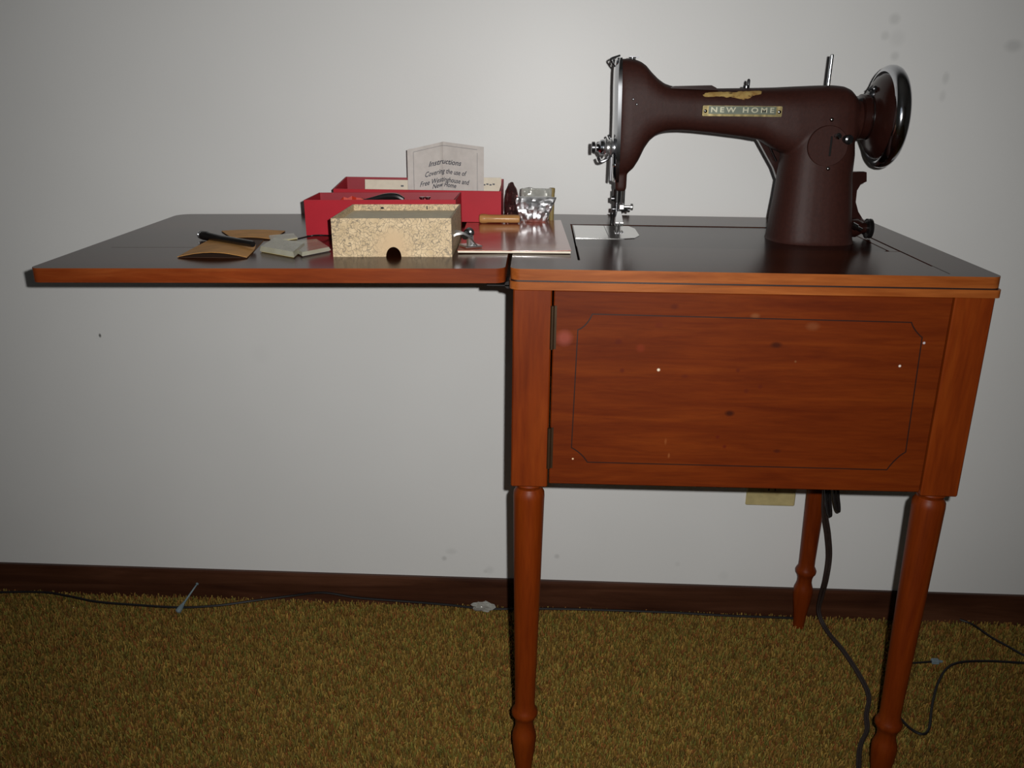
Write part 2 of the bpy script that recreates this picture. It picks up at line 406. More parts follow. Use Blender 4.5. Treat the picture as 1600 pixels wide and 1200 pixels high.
m3 = t.add('ShaderNodeMath', operation='MULTIPLY'); t.link(edge_, m3.inputs[0]); t.link(t.ramp(msk, [(.05, (0, 0, 0)), (.3, (1, 1, 1))]), m3.inputs[1])
gold = t.ramp(t.noise(90, t.co(), 3), [(.35, srgb(146, 112, 64)), (.65, srgb(176, 150, 92))])
c = t.mix(m3.outputs[0], c, gold)
t.link(c, t.b.inputs['Base Color']); t.bump(f, 0.22, 0.0006)
M_body = t.set(0.52, 0, 0.17)
M_smooth = plain('smooth_brown_enamel', (38, 17, 13), .25, spec=.35, coat=.1, coat_rough=.08)
M_chrome = plain('chrome', (196, 198, 202), .12, 1.0, .04)
M_satin = plain('satin_nickel', (200, 200, 198), .14, 1.0, .03)
M_nickel = plain('bright_nickel', (222, 222, 222), .34, 1.0, .04)
M_bed = plain('machine_bed_enamel', (42, 20, 15), .22, spec=.16, var=.15, nscale=30)
M_steel = plain('dark_worn_steel', (88, 88, 90), .30, .95, .15)
M_brass = None
t = NT('tarnished_brass'); f = t.noise(170, t.co((1, 1, .35)), 3)
t.link(t.ramp(f, [(.3, srgb(104, 94, 62)), (.5, srgb(134, 120, 80)), (.75, srgb(176, 158, 110))]), t.b.inputs['Base Color']); M_brass = t.set(.42, .6)
M_black = plain('black_enamel', (22, 20, 20), .3, coat=.3)
mach = thing('sewing_machine', 'brown enamel electric sewing machine with chrome faceplate and handwheel, let into the cabinet top', 'sewing machine', (.29, YC, H))
# bed
bm = bmesh.new(); prism(bm, rrect(.0845, .5030, .1642, .3588, [.003, .012, .012, .003]), 'z', H-.020, H-.001)
bmesh.ops.recalc_face_normals(bm, faces=bm.faces)
obj('machine_bed', bm, M_bed, mach, smooth=25)
bm = bmesh.new(); q0, q1 = .0860, .1795
prism(bm, [(q0, .232), (.155, .232), (.170, .238), (q1, .262), (q1, .325), (.172, .350), (q0, .350)], 'z', H-.003, H-.0003)
sp_ = obj('slide_plate', bm, M_satin, mach, smooth=0)
obj('plate_joint', box(.1335, .1343, .2325, .3495, H-.0004, H-.0001), M_steel, sp_)
for k in range(4): obj('feed_dog', box(.1455+.0035*k, .1475+.0035*k, .280, .300, H-.0004, H+.0008), M_steel, sp_)
# body: arm, head, pillar grown together
def sup(cx, cz, rx, rz, n=36, p=2.6, flat='yz', x=0):
    out = []
    for i in range(n):
        a = 2*math.pi*i/n; c_, s_ = math.cos(a), math.sin(a)
        out.append((cx+rx*math.copysign(abs(c_)**(2/p), c_), cz+rz*math.copysign(abs(s_)**(2/p), s_)))
    return out
ARM = [(968, 92, 274, .027), (976, 91.5, 273, .029), (985, 92, 270, .030), (993, 93, 263, .030), (1001, 96, 250, .030), (1009, 102, 232, .030), (1017, 112, 219.5, .030),
       (1027, 122.5, 211, .030), (1037, 130, 206.5, .030), (1048, 134, 204.5, .030), (1064, 136, 204, .030), (1085, 137.5, 205.3, .030), (1120, 138, 209, .031), (1160, 137.5, 214, .032),
       (1190, 137, 219, .034), (1210, 136.5, 232, .036), (1240, 135, 245, .038), (1275, 133.5, 250, .039), (1300, 133, 250, .039), (1315, 134.5, 246, .038), (1325, 139, 238, .036), (1331, 146, 228, .032), (1335, 152, 221, .029)]
rings = []
for (u, vt, vb, hw) in ARM:
    a = V(u, vt, YC); b = V(u, vb, YC)
    rings.append([(a.x*(.5+.5*(z-b.z)/(a.z-b.z)) + b.x*(.5-.5*(z-b.z)/(a.z-b.z)), y, z) for (y, z) in sup(YC, (a.z+b.z)/2, hw, (a.z-b.z)/2, 40, 2.9)])
bm = loft(bmesh.new(), rings)
# lower neck of the head
a = V(962, 262, YC); b = V(979, 298, YC)
addbox(bm, V(960.5, 290, YC).x, V(978, 290, YC).x, YC-.013, YC+.015, b.z, a.z, bev=.003)
# pillar
PIL = [(168, 1236, 1320, .027), (195, 1230, 1329, .034), (220, 1225, 1331, .0385), (240, 1221, 1331, .040), (255, 1218, 1329, .041), (270, 1215, 1327, .0425), (290, 1212, 1326.5, .044), (310, 1208.5, 1326, .046), (330, 1204.5, 1325.5, .048), (350, 1201, 1325, .051), (366, 1198, 1325, .054), (374, 1196.5, 1326, .0565), (379, 1194, 1328, .0585)]
rings = []
for (v, ul, ur, hw) in PIL:
    a = V(ul, v, YC); b = V(ur, v, YC); z = (a.z+b.z)/2
    rings.append([(x, y, z) for (x, y) in sup((a.x+b.x)/2, YC-.004, (b.x-a.x)/2, hw, 40, 2.5)])
zl = rings[-1][0][2]
rings.append([(p[0], p[1], H-.002) for p in rings[-1]])
loft(bm, rings)
# hub that carries the handwheel
hx = V(1330, 185, YC); wc = V(1380, 186, YC)
lathe(bm, (hx.x-.02, YC, hx.z-.002), (1, 0, 0), [(0, .034), (.012, .034), (.020, .031), (.026, .0285), (.030, .0280)], 36)
me = bpy.data.meshes.new('b'); bmesh.ops.recalc_face_normals(bm, faces=bm.faces); bm.to_mesh(me); bm.free()
tmp = bpy.data.objects.new('b', me); COL.objects.link(tmp)
md = tmp.modifiers.new('r', 'REMESH'); md.mode = 'VOXEL'; md.voxel_size = .0018
ms = tmp.modifiers.new('s', 'SMOOTH'); ms.iterations = 7; ms.factor = .6
ev = tmp.evaluated_get(bpy.context.evaluated_depsgraph_get()); bm = bmesh.new(); bm.from_mesh(ev.to_mesh()); ev.to_mesh_clear()
bpy.data.objects.remove(tmp)
body = obj('machine_body', bm, M_body, mach, smooth=80)
# top cover plate on the arm, oil screws, thread guide
a = V(1044, 133, YC); b = V(1113, 138, YC)
bm = bmesh.new(); prism(bm, [(V(1043, 134, YC).x, a.z-.004), (V(1050, 133.5, YC).x, V(1050, 134.5, YC).z), (V(1108, 133, YC).x, V(1108, 133.2, YC).z), (V(1115, 137, YC).x, V(1115, 137, YC).z), (V(1118, 140, YC).x, V(1118, 141, YC).z)], 'y', YC-.020, YC+.020)
obj('top_cover', bm, M_smooth, mach)
p = V(1166, 137, YC); bm = lathe(bmesh.new(), (p.x, YC, p.z-.004), (0, 0, 1), [(0, .0045), (.0065, .0045), (.0075, .0035)], 16)
lathe(bm, (p.x+.0025, YC, p.z), (0, 0, 1), [(0, .0020), (.0095, .0022), (.0115, .0012)], 12)
obj('oil_cap', bm, M_steel, mach)
p = V(988, 92, YC); bm = lathe(bmesh.new(), (p.x, YC, p.z-.002), (0, 0, 1), [(0, .002), (.003, .002), (.003, .005), (.0042, .005)], 14)
addbox(bm, p.x-.004, p.x+.009, YC-.001, YC+.001, p.z+.001, p.z+.0035)
obj('pressure_screw', bm, M_steel, mach)
# faceplate: thin chrome plate closing the left end of the head
fx = V(968, 150, YC).x; rings = []
for (v, uo, hw) in ((90.5, 964, .020), (96, 962, .024), (110, 960.5, .0275), (135, 959.6, .0285), (175, 959.0, .0285), (215, 957.8, .028), (245, 957, .0265), (265, 956.5, .023), (283, 956.5, .017)):
    q = V(uo, v, YC); r0 = V(968.5-(v-90)*.028, v, YC)
    rings.append([(r0.x+.002, YC-hw, q.z), (q.x+.0035, YC-hw, q.z), (q.x, YC-hw*.72, q.z), (q.x, YC+hw*.72, q.z), (q.x+.0035, YC+hw, q.z), (r0.x+.002, YC+hw, q.z)])
face = obj('face_plate', loft(bmesh.new(), rings), M_chrome, mach, smooth=35)
p = V(955, 92, YC)
bm = bmesh.new(); tube(bm, spline([Vector((V(960, 104, YC).x, YC-.006, V(960, 104, YC).z)), Vector((p.x, YC-.010, V(955, 97, YC).z)), Vector((p.x-.001, YC-.012, p.z)), Vector((V(968, 87, YC).x, YC-.012, V(968, 87, YC).z))], 6), .0013, 8)
obj('take_up_lever', bm, M_steel, mach)
p = V(964, 96, YC); obj('face_screw', lathe(bmesh.new(), (p.x-.004, YC-.012, p.z), (-1, 0, 0), [(0, .003), (.002, .003), (.003, .0015)], 12), M_chrome, face)
# tension dial on the faceplate
p0 = V(960, 230, YC); tz = p0.z; px = lambda u: V(u, 230, YC).x
ty = YC-.010
dial = obj('tension_dial', lathe(bmesh.new(), (px(959), ty, tz), (-1, 0, 0), [(0, .0085), (.003, .0095), (.004, .0130), (.0052, .0140), (.0065, .0128), (.0085, .0092), (.0100, .0092), (.0112, .0122), (.0128, .0128), (.0140, .0112)], 28), M_nickel, mach)
obj('tension_spring', lathe(bmesh.new(), (px(959)-.0135, ty, tz), (-1, 0, 0), [(0, .0095), (.003, .0110), (.006, .0105), (.008, .0080), (.0095, .0060), (.0120, .0060)], 24), M_chrome, dial)
obj('tension_nut', lathe(bmesh.new(), (px(929), ty, tz), (-1, 0, 0), [(0, .0065), (.0003, .0078), (.0042, .0078), (.0048, .0065)], 24), M_steel, dial)
bm = bmesh.new()
tube(bm, spline([Vector((px(955), ty-.006, tz-.006)), Vector((px(948), ty-.009, tz-.015)), Vector((px(938), ty-.009, tz-.0185)), Vector((px(934), ty-.006, tz-.013))], 6), .0022, 8)
tube(bm, [Vector((px(953), ty+.002, tz+.010)), Vector((px(949), ty, tz+.017))], .002, 8)
obj('check_spring', bm, M_steel, dial)
bm = box(px(952.5), px(956.5), YC-.020, YC-.012, V(953, 281, YC).z, V(953, 243, YC).z, bev=.0008); obj('thread_guide', bm, M_steel, face)
p = V(958.5, 256, YC); obj('face_screw', lathe(bmesh.new(), (p.x, YC-.021, p.z), (-.4, -1, 0), [(0, .0026), (.0012, .0026), (.0018, .0012)], 12), M_chrome, face)
# needle bar, presser bar, clamp, foot
zt = V(970, 296, YC).z
nb = obj('needle_bar', lathe(bmesh.new(), (V(974, 305, YC).x, YC-.001, V(974, 323, YC).z), (0, 0, 1), [(0, .0024), (.06, .0024)], 16), M_chrome, mach)
pb = obj('presser_bar', lathe(bmesh.new(), (V(965, 305, YC).x, YC+.009, V(965, 340, YC).z), (0, 0, 1), [(0, .0038), (.055, .0038)], 16), M_steel, mach)
obj('bar_sleeve', lathe(bmesh.new(), (V(964.5, 305, YC).x, YC+.002, V(965, 316, YC).z), (0, 0, 1), [(0, .0050), (.001, .0058), (.018, .0058)], 18), M_black, pb)
p = V(958, 310, YC); bm = lathe(bmesh.new(), (V(963, 310, YC).x, YC-.001, p.z), (-1, 0, 0), [(0, .0016), (.0035, .0016), (.0036, .0038), (.0075, .0036)], 14); obj('thumb_screw', bm, M_steel, pb)
p = V(971, 322, YC)
cl = obj('needle_clamp', box(V(966.5, 322, YC).x, V(975, 322, YC).x, YC-.008, YC+.004, p.z-.0045, p.z+.0035, bev=.0012), M_nickel, mach)
bm = lathe(bmesh.new(), (V(974, 322, YC).x, YC-.003, p.z-.0004), (1, -.05, -.02), [(0, .0019), (.0095, .0019), (.0098, .0046), (.0125, .0050), (.0135, .0042)], 18); obj('clamp_screw', bm, M_nickel, cl)
bm = lathe(bmesh.new(), (V(966, 326, YC).x, YC+.008, p.z-.006), (1, 0, -.02), [(0, .0045), (.006, .0042), (.014, .0018), (.0145, .0030), (.0175, .0030)], 16); obj('foot_screw', bm, M_steel, pb)
p = V(958, 327, YC); obj('foot_screw', lathe(bmesh.new(), (V(963, 326, YC).x, YC+.004, p.z), (-1, 0, 0), [(0, .003), (.004, .0034), (.0065, .0028)], 14), M_steel, pb)
obj('needle', lathe(bmesh.new(), (V(970, 345, YC).x, YC-.002, V(970, 347, YC).z), (0, 0, 1), [(0, .0003), (.004, .0007), (.022, .0008)], 8), M_chrome, cl)
zf = V(966, 352, YC).z; zc = V(966, 332, YC).z
bm = bmesh.new(); xa, xb = V(960.5, 345, YC).x, V(972.5, 345, YC).x
loft(bm, [[(xa+.003, YC-.003, zc+.002), (xb-.003, YC-.003, zc+.002), (xb-.003, YC+.006, zc+.002), (xa+.003, YC+.006, zc+.002)],
          [(xa+.001, YC-.006, zc-.006), (xb-.001, YC-.006, zc-.006), (xb-.001, YC+.006, zc-.006), (xa+.001, YC+.006, zc-.006)],
          [(xa, YC-.009, zf+.005), (xb, YC-.009, zf+.005), (xb, YC+.004, zf+.005), (xa, YC+.004, zf+.005)]])
foot = obj('presser_foot', bm, M_nickel, mach, smooth=30)
for s in (0, 1):
    x0 = xa if s == 0 else xb-.0045
    bm = bmesh.new(); loft(bm, [[(x0, YC-.016, zf+.005), (x0+.0045, YC-.016, zf+.005), (x0+.0045, YC-.016, zf+.0065), (x0, YC-.016, zf+.0065)],
                               [(x0, YC-.010, zf), (x0+.0045, YC-.010, zf), (x0+.0045, YC-.010, zf+.0055), (x0, YC-.010, zf+.0055)],
                               [(x0, YC+.008, zf), (x0+.0045, YC+.008, zf), (x0+.0045, YC+.008, zf+.003), (x0, YC+.008, zf+.003)]])
    obj('foot_toe', bm, M_nickel, foot)
bm = lathe(bmesh.new(), (V(956.5, 345, YC).x, YC+.004, V(957, 352, YC).z), (0, 0, 1), [(0, .0022), (.014, .0026), (.016, .0034), (.018, .003)], 12); obj('foot_lifter', bm, M_black, pb)
# name plate with lettering
def front_y(x, z):  # front surface of the body near (x,z)
    o = Vector((x-.29, -.2, z-H)); ok, hit, nn, _ = body.ray_cast(o, Vector((0, 1, 0)))
    return hit.y+YC if ok else YC-.03
pa, pb2 = V(1097, 164, YC-.030), V(1219, 183, YC-.030)
zc_ = (pa.z+pb2.z)/2; yf = min(front_y(x, zc_) for x in (pa.x, (pa.x+pb2.x)/2, pb2.x))-.0002
bm = bmesh.new(); prism(bm, rrect(pa.x, pb2.x, pb2.z+.0004, pa.z-.0004, .0015), 'y', yf-.0010, yf+.0040)
plate = obj('name_plate', bm, M_brass, mach)
obj('name_plate_field', box(pa.x+.008, pb2.x-.008, yf-.0011, yf-.0009, zc_-.0040, zc_+.0062), plain('dark_plate_field', (92, 98, 86), .4, .5), plate)
for x in (pa.x+.004, pb2.x-.0035):
    obj('rivet', lathe(bmesh.new(), (x, yf-.0008, zc_-.0005), (0, -1, 0), [(0, .0024), (.0008, .0022), (.0014, .0010)], 14), M_chrome, plate)
def text_mesh(body_, size, shear=0.0, bold=0.0, ext=0.00008, space=1.0):
    cu = bpy.data.curves.new('t', 'FONT'); cu.body = body_; cu.size = size; cu.extrude = ext; cu.align_x = 'CENTER'; cu.align_y = 'CENTER'
    cu.shear = shear; cu.offset = bold; cu.space_character = space; cu.resolution_u = 3
    o = bpy.data.objects.new('t', cu); COL.objects.link(o)
    bm = bmesh.new(); bm.from_mesh(o.evaluated_get(bpy.context.evaluated_depsgraph_get()).to_mesh())
    bpy.data.objects.remove(o); bpy.data.curves.remove(cu); return bm
bm = text_mesh('NEW HOME', .0088, bold=.0002, space=1.45)
xs = [v.co.x for v in bm.verts]; sc = (pb2.x-pa.x-.022)/(max(xs)-min(xs))
for v in bm.verts: v.co = Vector(((pa.x+pb2.x)/2+v.co.x*sc, yf-.00125+v.co.z, zc_+.0011+v.co.y*1.05))
obj('lettering', bm, plain('bright_plate_letters', (166, 164, 142), .4, .5), plate, smooth=0)
# spool pins
p = V(1292, 133, YC); q = V(1292.5, 85, YC)
obj('spool_pin', lathe(bmesh.new(), (p.x, YC-.006, p.z-.004), (0.01, 0, 1), [(0, .0024), (q.z-p.z+.003, .0024), (q.z-p.z+.004, .0018)], 14), M_chrome, mach)
# stitch-length cover
p = V(1292, 228, YC-.04); yf2 = min(front_y(p.x, p.z-.024), front_y(p.x, p.z))+.0008
cov = obj('stitch_cover', lathe(bmesh.new(), (p.x, yf2+.0030, p.z), (0, -1, 0), [(0, .0270), (.0034, .0270), (.0042, .0262)], 48), M_body, mach)
p2 = V(1298, 226, yf2); obj('stitch_slot', box(p2.x-.0014, p2.x+.0014, yf2-.0016, yf2-.0008, p2.z-.015, p2.z+.011, bev=.0004), M_black, cov)
p3 = V(1305, 212, yf2); bm = lathe(bmesh.new(), (p3.x, yf2, p3.z), (.2, -1, 0), [(0, .0028), (.007, .0028), (.0075, .0042), (.010, .0042), (.0115, .0026)], 18); obj('stitch_lever', bm, M_chrome, cov)
p3 = V(1320, 217, yf2); bm = lathe(bmesh.new(), (p3.x, yf2+.004, p3.z), (.3, -1, -.05), [(0, .0050), (.006, .0056), (.011, .0066), (.013, .0062), (.0145, .0040)], 20); obj('stitch_knob', bm, M_steel, cov)
for (u, v) in ((1300, 187), (1292, 263), (1280, 152)):
    pp_ = V(u, v, YC-.04); yy = front_y(pp_.x, pp_.z)
    if (u, v) != (1280, 152): obj('body_screw', lathe(bmesh.new(), (pp_.x, yy+.0006, pp_.z), (0, -1, 0), [(0, .0030), (.0012, .0028), (.0020, .0022), (.0026, .0012), (.0028, .0003)], 16), M_satin, mach, smooth=80)
for (u, v) in ((989.5, 155), (995, 163)):
    pp_ = V(u, v, YC-.03); yy = front_y(pp_.x, pp_.z)
    obj('body_screw', lathe(bmesh.new(), (pp_.x, yy+.0006, pp_.z), (0, -1, 0), [(0, .0018), (.0010, .0016), (.0016, .0008)], 12), M_steel, mach)
# handwheel
wx = V(1384, 183, YC); cz_ = wx.z; x0 = hx.x+.008
wheel = obj('hand_wheel', lathe(bmesh.new(), (x0, YC, cz_), (1, 0, 0), [(0, .026), (.002, .0300), (.010, .0305), (.013, .0285), (.014, .0300), (.016, .040), (.022, .050), (.030, .0575), (.036, .0600), (.044, .0600), (.046, .045), (.046, .01)], 56), M_smooth, mach, smooth=35)
rp = []
for k in range(15):
    a = math.pi*2*k/14; rp.append((.0385-.0105*math.cos(a), .0600+.0085*math.sin(a)*1.0))
obj('wheel_rim', lathe(bmesh.new(), (x0, YC, cz_), (1, 0, 0), rp, 64, cap=False), M_chrome, wheel, smooth=60)
obj('clutch_ring', lathe(bmesh.new(), (x0+.0120, YC, cz_), (1, 0, 0), [(0, .0290), (0, .0312), (.0016, .0312), (.0020, .0290)], 44), M_chrome, wheel)
# bobbin winder beside the wheel
p = V(1362, 146, YC+.01)
bm = lathe(bmesh.new(), (p.x-.008, YC-.005, p.z-.002), (1, -.3, .15), [(0, .0045), (.004, .0065), (.007, .0065), (.009, .004), (.012, .004)], 18)
lathe(bm, (p.x-.006, YC-.012, p.z+.006), (.3, -1, .2), [(0, .0035), (.004, .0035), (.005, .002)], 14)
lathe(bm, (p.x+.006, YC-.014, p.z-.004), (.2, -1, .1), [(0, .0042), (.005, .0042), (.007, .002)], 14)
tube(bm, [Vector((p.x-.010, YC-.004, p.z+.004)), Vector((p.x-.004, YC-.004, p.z+.009))], .0022, 8)
tube(bm, spline([Vector((hx.x-.004, YC-.012, p.z-.012)), Vector((p.x-.012, YC-.010, p.z-.006)), Vector((p.x-.004, YC-.008, p.z-.001))], 5), .003, 8)
obj('bobbin_winder', bm, M_steel, mach)
# bracket and motor behind the pillar
yb = YC+.018
def Q(u, v, y=yb): q = V(u, v, y); return (q.x, q.z)
br = [Q(1318, 262), Q(1328, 268), Q(1352, 268.5), Q(1352, 283), Q(1343, 287), Q(1337, 297), Q(1335, 315), Q(1339, 330), Q(1347, 343), Q(1356, 350), Q(1358, 362), Q(1340, 362), Q(1318, 350)]
bm = bmesh.new(); prism(bm, br, 'y', yb-.006, yb+.006); obj('motor_bracket', bm, M_smooth, mach, smooth=20)
p = V(1362, 359, YC); bm = lathe(bmesh.new(), (p.x-.042, YC+.004, p.z+.002), (1, 0, 0), [(0, .012), (.004, .0135), (.020, .0135), (.028, .0090), (.034, .0070), (.036, .0070)], 24); obj('motor', bm, M_smooth, mach)
obj('belt_pulley', lathe(bmesh.new(), (p.x-.008, YC+.004, p.z+.001), (1, 0, 0), [(0, .010), (.0012, .0142), (.003, .0142), (.0046, .0105), (.0062, .0142), (.008, .0140), (.010, .008)], 28), M_black, mach)
p = V(1328, 348, YC-.01); bm = lathe(bmesh.new(), (p.x-.004, YC-.030, p.z), (1, 0, -.5), [(0, .0045), (.008, .0045), (.010, .003), (.016, .003)], 14); obj('bracket_screw', bm, M_chrome, mach)
# belt guard strut behind the arm, left of the pillar
bm = bmesh.new(); y2 = YC+.028
st = [Q(1178, 214, y2), Q(1224, 222, y2), Q(1226, 290, y2), Q(1213, 279, y2), Q(1207, 262, y2), Q(1184, 220, y2)]
prism(bm, st, 'y', y2-.006, y2+.006); obj('rear_housing', bm, M_smooth, mach, smooth=20)
bm = bmesh.new(); a = V(1200, 224, YC+.015); b = V(1213, 252, YC+.015); tube(bm, [Vector(a), Vector(b)], .0016, 8); obj('light_rod', bm, M_chrome, mach)

# ------------------------------------------------------------------ things on the leaf
def card_mat(name, c, rough=.7): return plain(name, c, rough, var=.06, nscale=90)
RT_ = (0, -TILT, 0)
def leaf_thing(name, label, cat, x, y, h=0.0, rz=0.0, group=None):
    return thing(name, label, cat, (x, y, lz(x)+h), (0, -TILT, rz), group)
# patterned box
bx0, bx1, by0, by1, bh = -.0755, .0755, -.068, .068, .0485
t = NT('patterned_box_paper')
co = t.co((1, 1, 1)); ns = t.add('ShaderNodeTexNoise'); ns.inputs['Scale'].default_value = 60; t.link(co, ns.inputs['Vector'])
vm = t.add('ShaderNodeVectorMath', operation='MULTIPLY_ADD'); t.link(ns.outputs['Color'], vm.inputs[0]); vm.inputs[1].default_value = (.030,)*3; t.link(co, vm.inputs[2])
vo = t.add('ShaderNodeTexVoronoi', feature='DISTANCE_TO_EDGE'); vo.inputs['Scale'].default_value = 190; t.link(vm.outputs[0], vo.inputs['Vector'])
line = t.ramp(vo.outputs['Distance'], [(0.02, (1, 1, 1)), (0.085, (0, 0, 0))])
base = t.ramp(t.noise(90, t.co(), 3), [(.35, srgb(190, 166, 128)), (.65, srgb(212, 188, 150))])
col = t.mix(line, base, srgb(134, 120, 98))
col = t.spots(col, [(0.003, by0, .024, .013, srgb(200, 174, 136), .9, 1), (0.001, by0, .012, .024, srgb(198, 170, 132), .85, 1.2)])
t.link(col, t.b.inputs['Base Color']); M_pat = t.set(.55)
M_grey = card_mat('grey_board', (222, 210, 182))
pb_ = leaf_thing('patterned_box', 'open cream card box with fine swirl-pattern paper and half-round thumb notch', 'box', -.1512, .142)
tw = .0016
notch = []
for k in range(13):
    a = math.pi*k/12; notch.append((.0015+.0098*math.cos(math.pi-a)*1.0, .0001+.0125*math.sin(a)))
outl = [(bx0, 0), ] + notch + [(bx1, 0), (bx1, bh), (bx0, bh)]
bm = bmesh.new(); prism(bm, outl, 'y', by0, by0+tw); obj('front_wall', bm, M_pat, pb_, world=False, smooth=0)
obj('back_wall', box(bx0, bx1, by1-tw, by1, 0, bh), M_pat, pb_, world=False, smooth=0)
obj('side_wall', box(bx0, bx0+tw, by0+tw, by1-tw, 0, bh), M_pat, pb_, world=False, smooth=0)
obj('side_wall', box(bx1-tw, bx1, by0+tw, by1-tw, 0, bh), M_pat, pb_, world=False, smooth=0)
obj('inner_tray', box(bx0+tw, bx1-tw, by0+tw+.001, by1-tw, .036, .0402), M_grey, pb_, world=False, smooth=0)
obj('staple', box(-.036, -.032, by1-tw-.0008, by1-tw, 0.0425, .0450), M_black, pb_, world=False, smooth=0)
obj('staple', box(.028, .0295, by1-tw-.0008, by1-tw, .0415, .0465), M_black, pb_, world=False, smooth=0)
# red boxes
M_red = plain('red_box_paper', (172, 24, 40), .55, var=.06, nscale=25, spec=.25)
M_redin = plain('red_box_lining', (150, 30, 44), .5, var=.05)
M_cream = card_mat('cream_paper', (222, 212, 192))
def tray(name, label, x0, x1, y0, y1, z0, h, hb=None, rot=RT_, tw=.0018):
    cx, cy = (x0+x1)/2, (y0+y1)/2; hb = hb or h; z0 = z0 if z0 > .777 else lz(cx)+.0003
    o = thing(name, label, 'box', (cx, cy, z0), rot); a, b, c, d = x0-cx, x1-cx, y0-cy, y1-cy
    obj('base_panel', box(a, b, c, d, 0, tw), M_red, o, world=False, smooth=0)
    obj('front_wall', box(a, b, c, c+tw, tw, h), M_red, o, world=False, smooth=0)
    obj('back_wall', box(a, b, d-tw, d, tw, hb), M_redin, o, world=False, smooth=0)
    for s, e in ((a, a+tw), (b-tw, b)):
        bm = bmesh.new(); prism(bm, [(c+tw, tw), (d-tw, tw), (d-tw, hb), (c+tw+.0, h)], 'x', s, e); obj('side_wall', bm, M_red, o, world=False, smooth=0)
    return o
red1 = tray('red_box', 'shallow red open box holding black attachments, left of the two red ones', -.3035, -.0855, .241, .333, 0, .0505)
red2 = tray('red_box', 'red open box standing behind the other against the wall with papers in it', -.283, -.0255, .3365, .432, .7792, .0472, .0560, (0, 0, 0))
# cream liner sheets in the rear box
for (ua, ub, va, y, nm, lb) in ((569, 640, 281, .405, 'folded_paper', 'plain cream paper sheet in the rear red box, left of the instruction leaflet'), (752, 783, 278, .412, 'folded_paper', 'cream printed paper sheet in the rear red box, right of the instruction leaflet')):
    a, b = V(ua, va, y), V(ub, va, y); hh = a.z-.7812
    o = thing(nm, lb, 'paper', ((a.x+b.x)/2, y, .7812)); w2 = (b.x-a.x)/2
    bm = bmesh.new(); loft(bm, [[(x, -.0006+.0006*math.sin(x*90), 0), (x, .0006+.0006*math.sin(x*90), 0), (x, .0076+.0006*math.sin(x*90), hh), (x, .0064+.0006*math.sin(x*90), hh)] for x in np.linspace(-w2, w2, 9)])
    obj('sheet', bm, M_cream, o, world=False, smooth=50)
    bm = bmesh.new()
    if ua == 569:
        p = V(628, 291, y); cx = p.x-o.location.x; cz = p.z-.7812; addbox(bm, cx-.0022, cx+.0022, .0035, .0040, cz-.0012, cz+.0014)
    else:
        for k in range(4): addbox(bm, -w2+.003+k*.005, -w2+.0065+k*.005, .0018, .0024, hh-.0120+.001*(k % 2), hh-.0098+.001*(k % 2))
    obj('printed_mark', bm, plain('faded_ink', (96, 100, 104), .7), o, world=False, smooth=0)
# instruction leaflet standing open in the box
M_leaflet = card_mat('leaflet_paper', (206, 200, 194)); M_ink = plain('navy_ink', (48, 52, 68), .6)
yl, yf_ = .398, .424
p_l, p_f, p_r = V(641, 233, yl), V(692, 221, yf_), V(756, 229, yl+.004)
zb_ = .7812
lf = thing('instruction_leaflet', 'pale folded instruction leaflet with script lettering, standing open in the rear red box', 'leaflet', (p_f.x, yf_, zb_))
def ly(x):  # page depth at x (world)
    if x < p_f.x: s = (p_f.x-x)/(p_f.x-p_l.x); return yf_+(yl-yf_)*s-.0012*math.sin(min(1, s)*math.pi)
    s = (x-p_f.x)/(p_r.x-p_f.x); return yf_+(yl+.004-yf_)*s-.0012*math.sin(min(1, s)*math.pi)
def zo(x):
    s = (p_f.x-x)/(p_f.x-p_l.x) if x < p_f.x else (x-p_f.x)/(p_r.x-p_f.x)
    return .0105*(1-min(1, s))+(0 if x < p_f.x else .0045)*min(1, s)
def page(xa, xb, zt_):
    bm = bmesh.new(); rr = []
    for k in range(9):
        s = k/8; x = xa+(xb-xa)*s; rr.append([(x, ly(x), zb_), (x, ly(x)+.0005, zb_), (x, ly(x)+.0005, zt_+zo(x)), (x, ly(x), zt_+zo(x))])
    return loft(bm, rr)
zt_ = p_l.z
obj('page', page(p_l.x-.003, p_f.x, zt_), M_leaflet, lf, smooth=60)
obj('page', page(p_f.x, p_r.x, zt_), M_leaflet, lf, smooth=60)
obj('back_page', (lambda b: (b.transform(Matrix.Translation((-.002, .0016, .001))), b)[1])(page(p_l.x-.003, p_f.x, zt_-.002)), M_leaflet, lf, smooth=60)
def bent(bm, cx, cz, sx=1.0):
    for v in bm.verts:
        x = cx+v.co.x*sx; v.co = Vector((x, ly(x)-.00035-max(v.co.z, 0), cz-.006+zo(x)+v.co.y))
    return bm
for (txt, uc, vc, wpx, hpx) in (('Instructions', 695, 257, 50, 9), ('Covering the use of', 696, 272, 64, 8.5), ('Free Westinghouse and', 695, 285, 76, 8.5), ('New Home', 694, 293, 37, 8)):
    q = V(uc, vc, (yl+yf_)/2+.006); bm = text_mesh(txt, hpx/960*1.25, shear=.35, bold=.00012, ext=.00005)
    xs = [v.co.x for v in bm.verts]; sc = (wpx/960)/(max(xs)-min(xs))
    obj('lettering', bent(bm, q.x, q.z, sc), M_ink, lf, smooth=0)
M_rule = plain('grey_rule_ink', (150, 146, 146), .7)
bm = bmesh.new()
for x in (p_l.x+.0045, p_r.x-.0105):
    addbox(bm, x-.0004, x+.0004, ly(x)-.0008, ly(x)-.0002, zb_+.01, zt_-.005)
